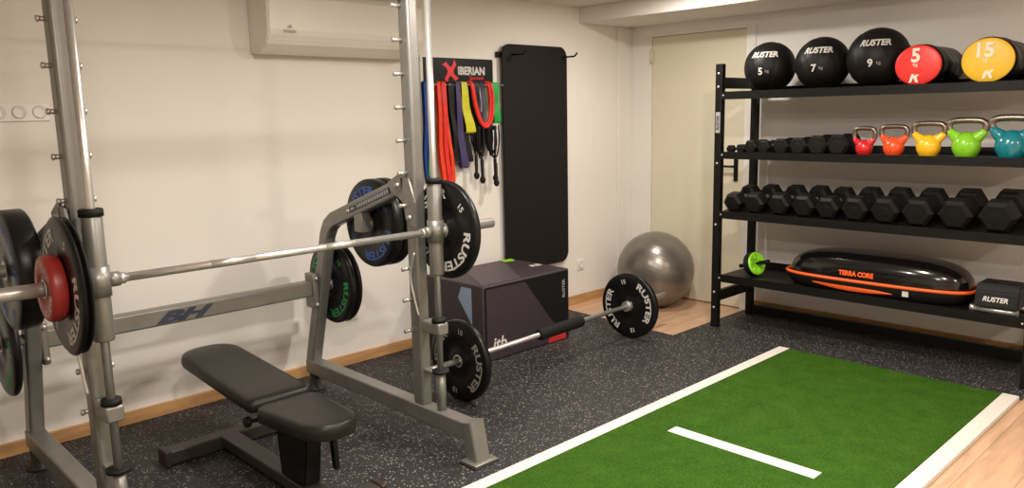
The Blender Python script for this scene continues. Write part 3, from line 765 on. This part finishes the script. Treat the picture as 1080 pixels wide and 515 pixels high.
# ------------------------------------------------------------------ barbell on the floor
fb = thing('floor_barbell', 'loaded chrome barbell lying on the mat in front of the jump box', 'barbell', (3.36, 3.06, FZ))
pA = V((2.315, 3.157, .2345)); pC = V((4.20, 3.24, .2345)); dB = (pC-pA).normalized(); Lb = (pC-pA).length+.455
def at(t): return pA+dB*t
tA, tB = .305, (pC-pA).length     # inner plate positions
shaft = MB().m('chrome').cyl(at(tA), at(tB), .0145, 20).build('shaft', None, fb)
MB().m('steel').cyl(at(0), at(tA-.005), .0165, 24).build('sleeve', None, fb)
MB().m('steel').cyl(at(tB+.005), at(Lb), .0175, 24).build('sleeve', None, fb)
MB().m('redprint').cyl(at(Lb), at(Lb+.004), .0155, 24).build('end_cap', None, fb, label='dark red end cap')
MB().m('steel').cyl(at(tA+.052), at(tA+.075), .034, 24).build('collar', None, fb)
MB().m('steel').cyl(at(tB-.03), at(tB-.005), .034, 24).build('collar', None, fb)
pd = thing('barbell_pad', 'black foam pad wrapped round the floor barbell', 'pad', at(1.17))
MB().m('foam').tube([at(.965), at(.97), at(.985), at(1.36), at(1.375), at(1.38)], [.020, .032, .036, .036, .032, .020], 28).build('foam_sleeve', None, pd)
def plate_at(t, ink, num, rot, label, th=.045):
    P0 = at(t); o = plate(P0.x, P0.y, P0.z, .225, th, ink, num, rot, label)
    q = V((1, 0, 0)).rotation_difference(dB); o.rotation_mode = 'QUATERNION'; o.rotation_quaternion = q
    o.location = P0+dB*(th/2)+q @ V((0, 0, -.225))
    return o
plate_at(tA, 'lettergrey', '10', 1.75, 'black weight plate on the near end of the floor barbell')
plate_at(tB, 'letter', '15', 1.35, 'black weight plate with white lettering near the gym ball')

# ------------------------------------------------------------------ plyo box
bxx = thing('plyo_box', 'dark plum padded jump box against the left wall', 'jump box', (3.54, 3.82, FZ))
LO = V((3.145, 3.545, FZ)); HI = V((3.94, 4.125, .500))
MB().m('plum').b2(LO, HI, .012, 3).build('box_body', None, bxx)
F = lambda u, v: V((LO.x+u, LO.y-.0008, v))      # front face, u along X, v height
def decal(mb, pts, fn, n, h=.0012): mb.prism(pts, lambda u, v, t: fn(u, v)+V(n)*t, h)
mb = MB().m('plumdark')
decal(mb, [(.36, .487), (.783, .487), (.783, .02), (.60, .19)], F, (0, -1, 0)); mb.build('dark_panel', None, bxx)
mb = MB().m('plumdark'); decal(mb, [(.012, .02), (.012, .485), (.028, .485), (.028, .02)], F, (0, -1, 0)); decal(mb, [(.03, .488), (.78, .488), (.78, .478), (.03, .478)], F, (0, -1, 0), .0016); mb.build('seam_trim', None, bxx)
G = lambda u, v: V((LO.x-.0008, LO.y+u, v))
mb = MB().m('paleblue'); decal(mb, [(.20, .475), (.105, .475), (.105, .24), (.235, .40)], G, (-1, 0, 0)); mb.build('blue_print', None, bxx, label='pale blue angular print')
Tp = lambda u, v: V((LO.x+u, LO.y+v, HI.z+.0008))
mb = MB().m('plumlight'); decal(mb, [(.015, .015), (.34, .015), (.60, .40), (.66, .56), (.30, .56)], Tp, (0, 0, 1)); mb.build('top_panel', None, bxx)
mb = MB().m('green'); decal(mb, [(.68, .56), (.66, .50), (.75, .48), (.775, .55)], Tp, (0, 0, 1), .0016); mb.build('green_tab', None, bxx, label='lime green print')
mb = MB().m('letter').text('RB', .085, lambda u, v: Tp(.71+u, .24+v)+V((0, 0, .0015)), .03, .3); mb.build('top_lettering', None, bxx)
mb = MB().m('redprint'); decal(mb, [(.58, .030), (.62, .088), (.72, .088), (.755, .065), (.755, .015), (.58, .015)], F, (0, -1, 0), .0014); mb.build('red_print', None, bxx, label='red print low on the front')
mb = MB().m('letter').text('itb', .115, lambda u, v: F(.135+u, .118+v)+V((0, -.002, 0)), .02, .2)
mb.build('front_lettering', None, bxx, label='white lettering'); mb = MB().m('lettergrey').text('RUSTER', .036, lambda u, v: F(.735-v, .37+u)+V((0, -.002, 0)), .02); mb.build('front_lettering', None, bxx, label='white lettering')

# ------------------------------------------------------------------ gym ball
gb = thing('gym_ball', 'large silver grey exercise ball in the corner by the door', 'exercise ball', (5.105, 3.665, .001))
mb = MB().m('pearl'); RB_ = .303
def gfn(u, v):
    th = PI*v; ph = 2*PI*u; ax1 = V((.35, -.2, .92)).normalized(); u1 = ax1.orthogonal().normalized(); w1 = ax1.cross(u1)
    r = RB_*(1-.0012*(.5+.5*math.cos(th*56))*(1 if .25 < th < PI-.25 else 0))
    p = (ax1*math.cos(th)+(u1*math.cos(ph)+w1*math.sin(ph))*math.sin(th))*r
    if p.z < -RB_*.97: p.z = -RB_*.97+(p.z+RB_*.97)*.2
    return V((5.105, 3.665, .002+RB_*.976))+p
mb.surf(gfn, 96, 160); bmesh.ops.remove_doubles(mb.bm, verts=mb.bm.verts, dist=1e-5); mb.build('ball_skin', None, gb)

# ------------------------------------------------------------------ hanging exercise mat
hm = thing('hanging_mat', 'long black exercise mat with rounded corners hanging on wall pegs', 'exercise mat', (4.26, 4.165, .385))
x0, x1, z0, z1, cr = 3.925, 4.605, .385, 2.04, .07
poly = []
for cx1, cz1, a0 in ((x1-cr, z1-cr, 0), (x0+cr, z1-cr, 90), (x0+cr, z0+cr, 180), (x1-cr, z0+cr, 270)):
    for i in range(7):
        a = math.radians(a0+15*i); poly.append((cx1+cr*math.cos(a), cz1+cr*math.sin(a)))
mb = MB().m('foam').prism(poly, lambda u, v, t: V((u, 4.160-t, v)), .014)
bmesh.ops.bevel(mb.bm, geom=[e for e in mb.bm.edges if len(e.link_faces) == 2 and abs(e.link_faces[0].normal.dot(e.link_faces[1].normal)) < .5], offset=.004, segments=2, affect='EDGES')
mb.build('mat_sheet', None, hm)
for x in (4.02, 4.56):
    MB().m('blackmetal').lathe([(4.146, .012), (4.143, .013), (4.143, .021), (4.146, .022)], (x, 0, 1.965), 'Y', 20).build('eyelet', None, hm)
wh = thing('wall_hook_rail', 'black wall rail with two long pegs holding the exercise mat', 'hook rail', (4.28, 4.18, 1.965))
MB().m('blackmetal').b2((3.895, 4.168, 1.945), (4.63, 4.189, 1.985), .002).build('rail', None, wh)
for x in (4.02, 4.56):
    mb = MB().m('blackmetal').tube(smooth([(x, 4.175, 1.965), (x, 4.10, 1.965), (x, 4.035, 1.965), (x+.002, 4.02, 1.972), (x+.004, 4.005, 1.99)], 4), .0065, 10); mb.build('peg', None, wh)

# ------------------------------------------------------------------ band board
sg = thing('band_rail_sign', 'black sign board with a red cross emblem above the bands', 'sign', (3.6, 4.18, 1.75))
SX0, SX1, SZ0, SZ1 = 3.235, 3.855, 1.745, 1.925
MB().m('signblack').b2((SX0, 4.172, SZ0), (SX1, 4.188, SZ1), .001).build('board', None, sg)
MB().m('white').b2((SX0-.022, 4.168, 1.10), (SX0-.002, 4.189, SZ1+.012), .001).b2((SX0-.002, 4.168, SZ1+.001), (SX1, 4.189, SZ1+.012), .001).build('frame_strip', None, sg, label='white edge strip')
SF = lambda u, v: V((u, 4.1705, v))
mb = MB().m('signred')     # red cross of four curved arms
cX, cZ = 3.468, 1.838
for k in range(4):
    a = PI/4+k*PI/2; d_ = V((math.cos(a)*.95, 0, math.sin(a)*1.15)); n_ = V((-math.sin(a), 0, math.cos(a)))
    P = V((cX, 4.1705-.0001*k, cZ)); q = [P-d_*.03, P+n_*.022, P+d_*.04+n_*.013, P+d_*.076+n_*.026, P+d_*.068-n_*.010, P+d_*.035-n_*.014, P-n_*.022]
    mb._mark([mb.bm.faces.new([mb.bm.verts.new(p) for p in q])])
mb.build('cross_emblem', None, sg, recalc=False)
mb = MB().m('letter').text('IBERIAN', .072, lambda u, v: SF(3.655+u*.95, 1.845+v), .045)
mb.build('lettering', None, sg)
MB().m('signred').text('Sportech', .036, lambda u, v: SF(3.70+u, 1.795+v), .01).build('small_lettering', None, sg, label='small pink-red lettering')
mb = MB().m('steel').cyl((SX0, 4.135, 1.748), (3.90, 4.135, 1.748), .006, 10)
for x in (3.25, 3.40, 3.56, 3.72, 3.88): mb.cyl((x, 4.175, 1.748), (x, 4.095, 1.748), .0045, 8)
mb.build('hanging_rod', None, sg)

def band(xt, wt, xb, wb, zb, key, label, yf=4.120, yb=4.148, zt=1.757, wob=.006, name='resistance_band', N=26, seed=0):
    """flat latex loop hung over the rod: front run and back run joined top and bottom"""
    rnd = random.Random(seed); ph = rnd.random()*6
    path = []
    for i in range(N+1):
        s = i/N; path.append((yf+.004*math.sin(3*s*PI+ph), zt+(zb-zt)*s, s))
    for i in range(1, 6):
        a = PI*i/6; path.append((yf+(yb-yf)*(1-math.cos(a))/2, zb-.012*math.sin(a), 1))
    for i in range(N+1):
        s = 1-i/N; path.append((yb+.004*math.sin(3*s*PI+ph), zt+(zb-zt)*s, s))
    for i in range(1, 6):
        a = PI*i/6; path.append((yb+(yf-yb)*(1-math.cos(a))/2, zt+.010*math.sin(a), 0))
    mb = MB().m(key); n = len(path); rings = []
    for i, (y, z, s) in enumerate(path):
        y2, z2, _ = path[(i+1) % n]; y1, z1, _ = path[i-1]
        t = V((0, y2-y1, z2-z1)).normalized(); nn = V((0, -t.z, t.y)); th = .0022
        back = i > N+3
        xc = xt+(xb-xt)*s**1.2+wob*math.sin(5*s+ph)+(.5*wb*.35 if back else -.0)*s; w = (wt+(wb-wt)*s)/2
        c = V((xc, y, z)); rings.append([mb.bm.verts.new(c+V((sx*w, 0, 0))+nn*sy*th) for sx, sy in ((-1, -1), (1, -1), (1, 1), (-1, 1))])
    fs = []
    for i in range(n):
        A = rings[i]; B = rings[(i+1) % n]
        for k in range(4): fs.append(mb.bm.faces.new((A[k], A[(k+1) % 4], B[(k+1) % 4], B[k])))
    mb._mark(fs, False)
    return mb.build(name, None, None, (xt, (yf+yb)/2, zb-.014), label=label, category='exercise band', group='resistance bands under the sign')
band(3.225, .060, 3.215, .050, 1.145, 'b_blue', 'blue resistance band, leftmost under the sign', seed=1)
band(3.258, .030, 3.222, .030, 1.165, 'b_green', 'dark green band crossing in front of the blue one', 4.110, 4.160, seed=2)
band(3.318, .030, 3.345, .035, 1.120, 'b_orange', 'orange-red band nearest the green one', seed=3)
band(3.348, .028, 3.385, .035, 1.105, 'b_red', 'bright red band in the middle of the red bunch', 4.112, 4.158, seed=4)
band(3.374, .022, 3.425, .028, 1.110, 'b_orange', 'orange-red band beside the long black one', 4.124, 4.144, seed=5)
band(3.425, .050, 3.465, .050, 1.235, 'b_black', 'long black band between the red bunch and the purple one', seed=6)
band(3.475, .038, 3.520, .062, 1.200, 'b_purple', 'dark purple resistance band', 4.112, 4.156, seed=7)
band(3.520, .035, 3.585, .045, 1.240, 'b_black', 'black band partly behind the yellow one', 4.126, 4.146, seed=8)
band(3.530, .050, 3.575, .085, 1.435, 'b_yellow', 'short yellow resistance band', 4.108, 4.162, seed=9)
band(3.640, .085, 3.655, .080, 1.462, 'b_black', 'wide short black band inside the red loop', 4.126, 4.150, seed=10)
band(3.700, .020, 3.705, .020, 1.480, 'b_purple', 'narrow violet band between the black one and the red loop', 4.122, 4.158, seed=15)
band(3.825, .062, 3.835, .062, 1.500, 'b_leaf', 'bright green band next to the hanging mat', seed=12)
# red tube loop hanging open as a U
mb = MB().m('b_red')
for off, y in ((0, 4.096), (.018, 4.104)):
    mb.tube(smooth([(3.582+off, 4.136, 1.766), (3.584+off, y, 1.745), (3.61+off, y, 1.62), (3.655+off, y, 1.50), (3.71, y, 1.462+off), (3.765-off, y, 1.52), (3.78-off, y, 1.64), (3.764-off, y, 1.745), (3.762-off, 4.136, 1.766)], 6), .011, 10)
mb.build('resistance_band', None, None, (3.66, 4.11, 1.45), label='red band hanging open in a U beside the green one', category='exercise band', group='resistance bands under the sign')

# skipping ropes with handles below
def rope(x, zb, label, seed, dx):
    rnd = random.Random(seed)
    t = thing('skipping_rope', label, 'skipping rope', (x, 4.12, zb), 'skipping ropes under the bands')
    mb = MB().m('black')
    for k in range(11):
        w = .012+.022*rnd.random(); o = rnd.uniform(-.024, .024); y = 4.095+.006*k; zz = 1.27+.08*rnd.random()
        mb.tube(smooth([(x-w+o, y, 1.47), (x-w*1.2+o, y, 1.38), (x+o*.5-w*.7, y, zz), (x+o*.5, y, zz-.03), (x+o*.5+w*.9, y, zz), (x+w*1.3+o, y, 1.37), (x+w+o, y, 1.47)], 4), .0052, 8)
    mb.cyl((x-.035, 4.12, 1.452), (x+.035, 4.12, 1.452), .014, 12)
    mb.tube([(x, 4.12, 1.455), (x, 4.144, 1.60), (x, 4.146, 1.742), (x, 4.136, 1.758)], .003, 8)
    mb.build('rope_coil', None, t)
    for i, ox in enumerate((0, dx)):
        hz = zb+i*.03; xx = x+ox; y = 4.085+.03*i
        mb = MB().m('black').tube([(xx-.004, y, 1.34), (xx-.003, y, hz+.17), (xx-.002, y, hz+.16), (xx, y, hz+.05), (xx, y, hz+.035), (xx, y, hz+.02), (xx, y, hz)], [.004, .005, .012, .011, .019, .021, .010], 14)
        mb.build('handle', None, t)
rope(3.655, 1.075, 'black skipping rope hanging below the yellow band', 3, -.028)
rope(3.785, 1.045, 'black skipping rope hanging beside the exercise mat', 8, .020)

# ------------------------------------------------------------------ air conditioner
ac = thing('air_conditioner', 'white wall mounted air conditioner high on the left wall', 'air conditioner', (2.58, 4.08, 1.9))
prof = [(4.189, 1.905), (4.10, 1.897), (4.06, 1.912), (4.002, 1.945), (3.978, 1.988), (3.970, 2.02), (3.968, 2.19), (3.985, 2.215), (4.189, 2.222)]
mb = MB().m('acplastic').prism(prof, lambda u, v, t: V((2.062+t, u, v)), 1.03)
bmesh.ops.bevel(mb.bm, geom=[e for e in mb.bm.edges if abs((e.verts[0].co-e.verts[1].co).x) < .01], offset=.006, segments=2, affect='EDGES')
bd = mb.build('housing', None, ac)
MB().m('acplastic').prism([(3.974, 1.990), (3.966, 2.02), (3.963, 2.19), (3.968, 2.19), (3.970, 2.02), (3.978, 1.992)], lambda u, v, t: V((2.072+t, u, v)), 1.01).build('front_panel', None, ac)
def low(s, o): a = V((0, 3.982, 1.980)); b = V((0, 4.060, 1.912)); p = a+(b-a)*s; n = V((0, -(1.980-1.912), -(4.060-3.982))).normalized(); return p+n*o
mb = MB().m('acplastic')
a, b, c_, d_ = low(.12, .001), low(.72, .001), low(.72, .006), low(.12, .006)
mb.prism([(a.y, a.z), (b.y, b.z), (c_.y, c_.z), (d_.y, d_.z)], lambda u, v, t: V((2.12+t, u, v)), .92); mb.build('louvre', None, ac)
a, b, c_, d_ = low(.76, .0005), low(.86, .0005), low(.86, .0022), low(.76, .0022)
MB().m('acdark').prism([(a.y, a.z), (b.y, b.z), (c_.y, c_.z), (d_.y, d_.z)], lambda u, v, t: V((2.11+t, u, v)), .94).build('air_slot', None, ac)
mb = MB().m('lettergrey').text('DAIKIN', .022, lambda u, v: V((2.185+u, 3.9625, 2.012+v)), .02)
mb.prism([(2.168, 2.030), (2.20, 2.030), (2.190, 2.048)], lambda u, v, t: V((u, 3.9625-t, v)), .0006); mb.build('lettering', None, ac)

# ------------------------------------------------------------------ sockets
def socket(x, z, label, n=1, name='wall_socket', w=.083):
    t = thing(name, label, 'wall socket', (x, 4.185, z-.04))
    tot = w*n
    MB().m('white').b2((x-tot/2, 4.180, z-.041), (x+tot/2, 4.1895, z+.041), .003).build('cover_plate', None, t)
    for i in range(n):
        cx = x-tot/2+w*(i+.5)
        mb = MB().m('white').lathe([(4.180, .027), (4.176, .027), (4.176, .0205), (4.187, .0195), (4.187, 0)], (cx, 0, z), 'Y', 28)
        mb.m('acdark').lathe([(4.1865, 0), (4.1865, .0028)], (cx-.009, 0, z), 'Y', 8, True).lathe([(4.1865, 0), (4.1865, .0028)], (cx+.009, 0, z), 'Y', 8, True)
        mb.m('lettergrey').lathe([(4.1795, .0275), (4.1795, .0300)], (cx, 0, z), 'Y', 28, True)
        mb.build('socket_insert', None, t)
socket(2.615, .33, 'single white wall socket below the green-lettered plates')
socket(4.795, .318, 'single white wall socket between the jump box and the gym ball')
socket(.875, 1.602, 'white strip of four sockets on the wall at the far left', 4)

# ------------------------------------------------------------------ lights
def lamp(x, y, e, size=.16, z=2.345, col=(1, .925, .83), spot=None, tgt=None, blend=.7):
    if spot:
        l = bpy.data.lights.new('downlight', 'SPOT'); l.spot_size = math.radians(spot); l.spot_blend = blend; l.shadow_soft_size = size/2
    else:
        l = bpy.data.lights.new('downlight', 'AREA'); l.shape = 'DISK'; l.size = size
    l.energy = e; l.color = col
    o = bpy.data.objects.new('downlight', l); COL.objects.link(o); o.location = (x, y, z)
    if tgt: o.rotation_euler = (V(tgt)-V((x, y, z))).to_track_quat('-Z', 'Y').to_euler()
    return o
lamp(3.20, 1.70, 46, .14)
lamp(4.35, 3.05, 24, .14)
lamp(.55, .50, 52, .14)
lamp(2.25, .25, 42, .14)
lamp(1.75, 2.37, 30, .16)
lamp(3.3, -1.2, 30, .2)
wd = bpy.data.worlds.new('World'); SC.world = wd; wd.use_nodes = True
wd.node_tree.nodes['Background'].inputs[0].default_value = (1, .9, .8, 1); wd.node_tree.nodes['Background'].inputs[1].default_value = .02

# ------------------------------------------------------------------ camera
f, yaw, pit, rol = 830.912973, 0.805509316, 0.164103058, -0.0209254222
fw = V((math.cos(yaw)*math.cos(pit), math.sin(yaw)*math.cos(pit), -math.sin(pit)))
rt = V((math.sin(yaw), -math.cos(yaw), 0)); upv = rt.cross(fw)
c, s = math.cos(rol), math.sin(rol)
r2 = c*rt+s*upv; u2 = -s*rt+c*upv
cam = bpy.data.cameras.new('Camera'); co = bpy.data.objects.new('Camera', cam); COL.objects.link(co)
cam.sensor_fit = 'HORIZONTAL'; cam.sensor_width = 36; cam.lens = 36*f/1080; cam.clip_start = .02
mw = Matrix((( r2.x, u2.x, -fw.x, 0), (r2.y, u2.y, -fw.y, 0), (r2.z, u2.z, -fw.z, 1.55), (0, 0, 0, 1)))
co.matrix_world = mw
SC.camera = co
SC.view_settings.view_transform = 'Standard'; SC.view_settings.look = 'None'
SC.view_settings.exposure = 0.0; SC.view_settings.gamma = 1; SC.view_settings.use_curve_mapping = False
SC.cycles.use_denoising = True
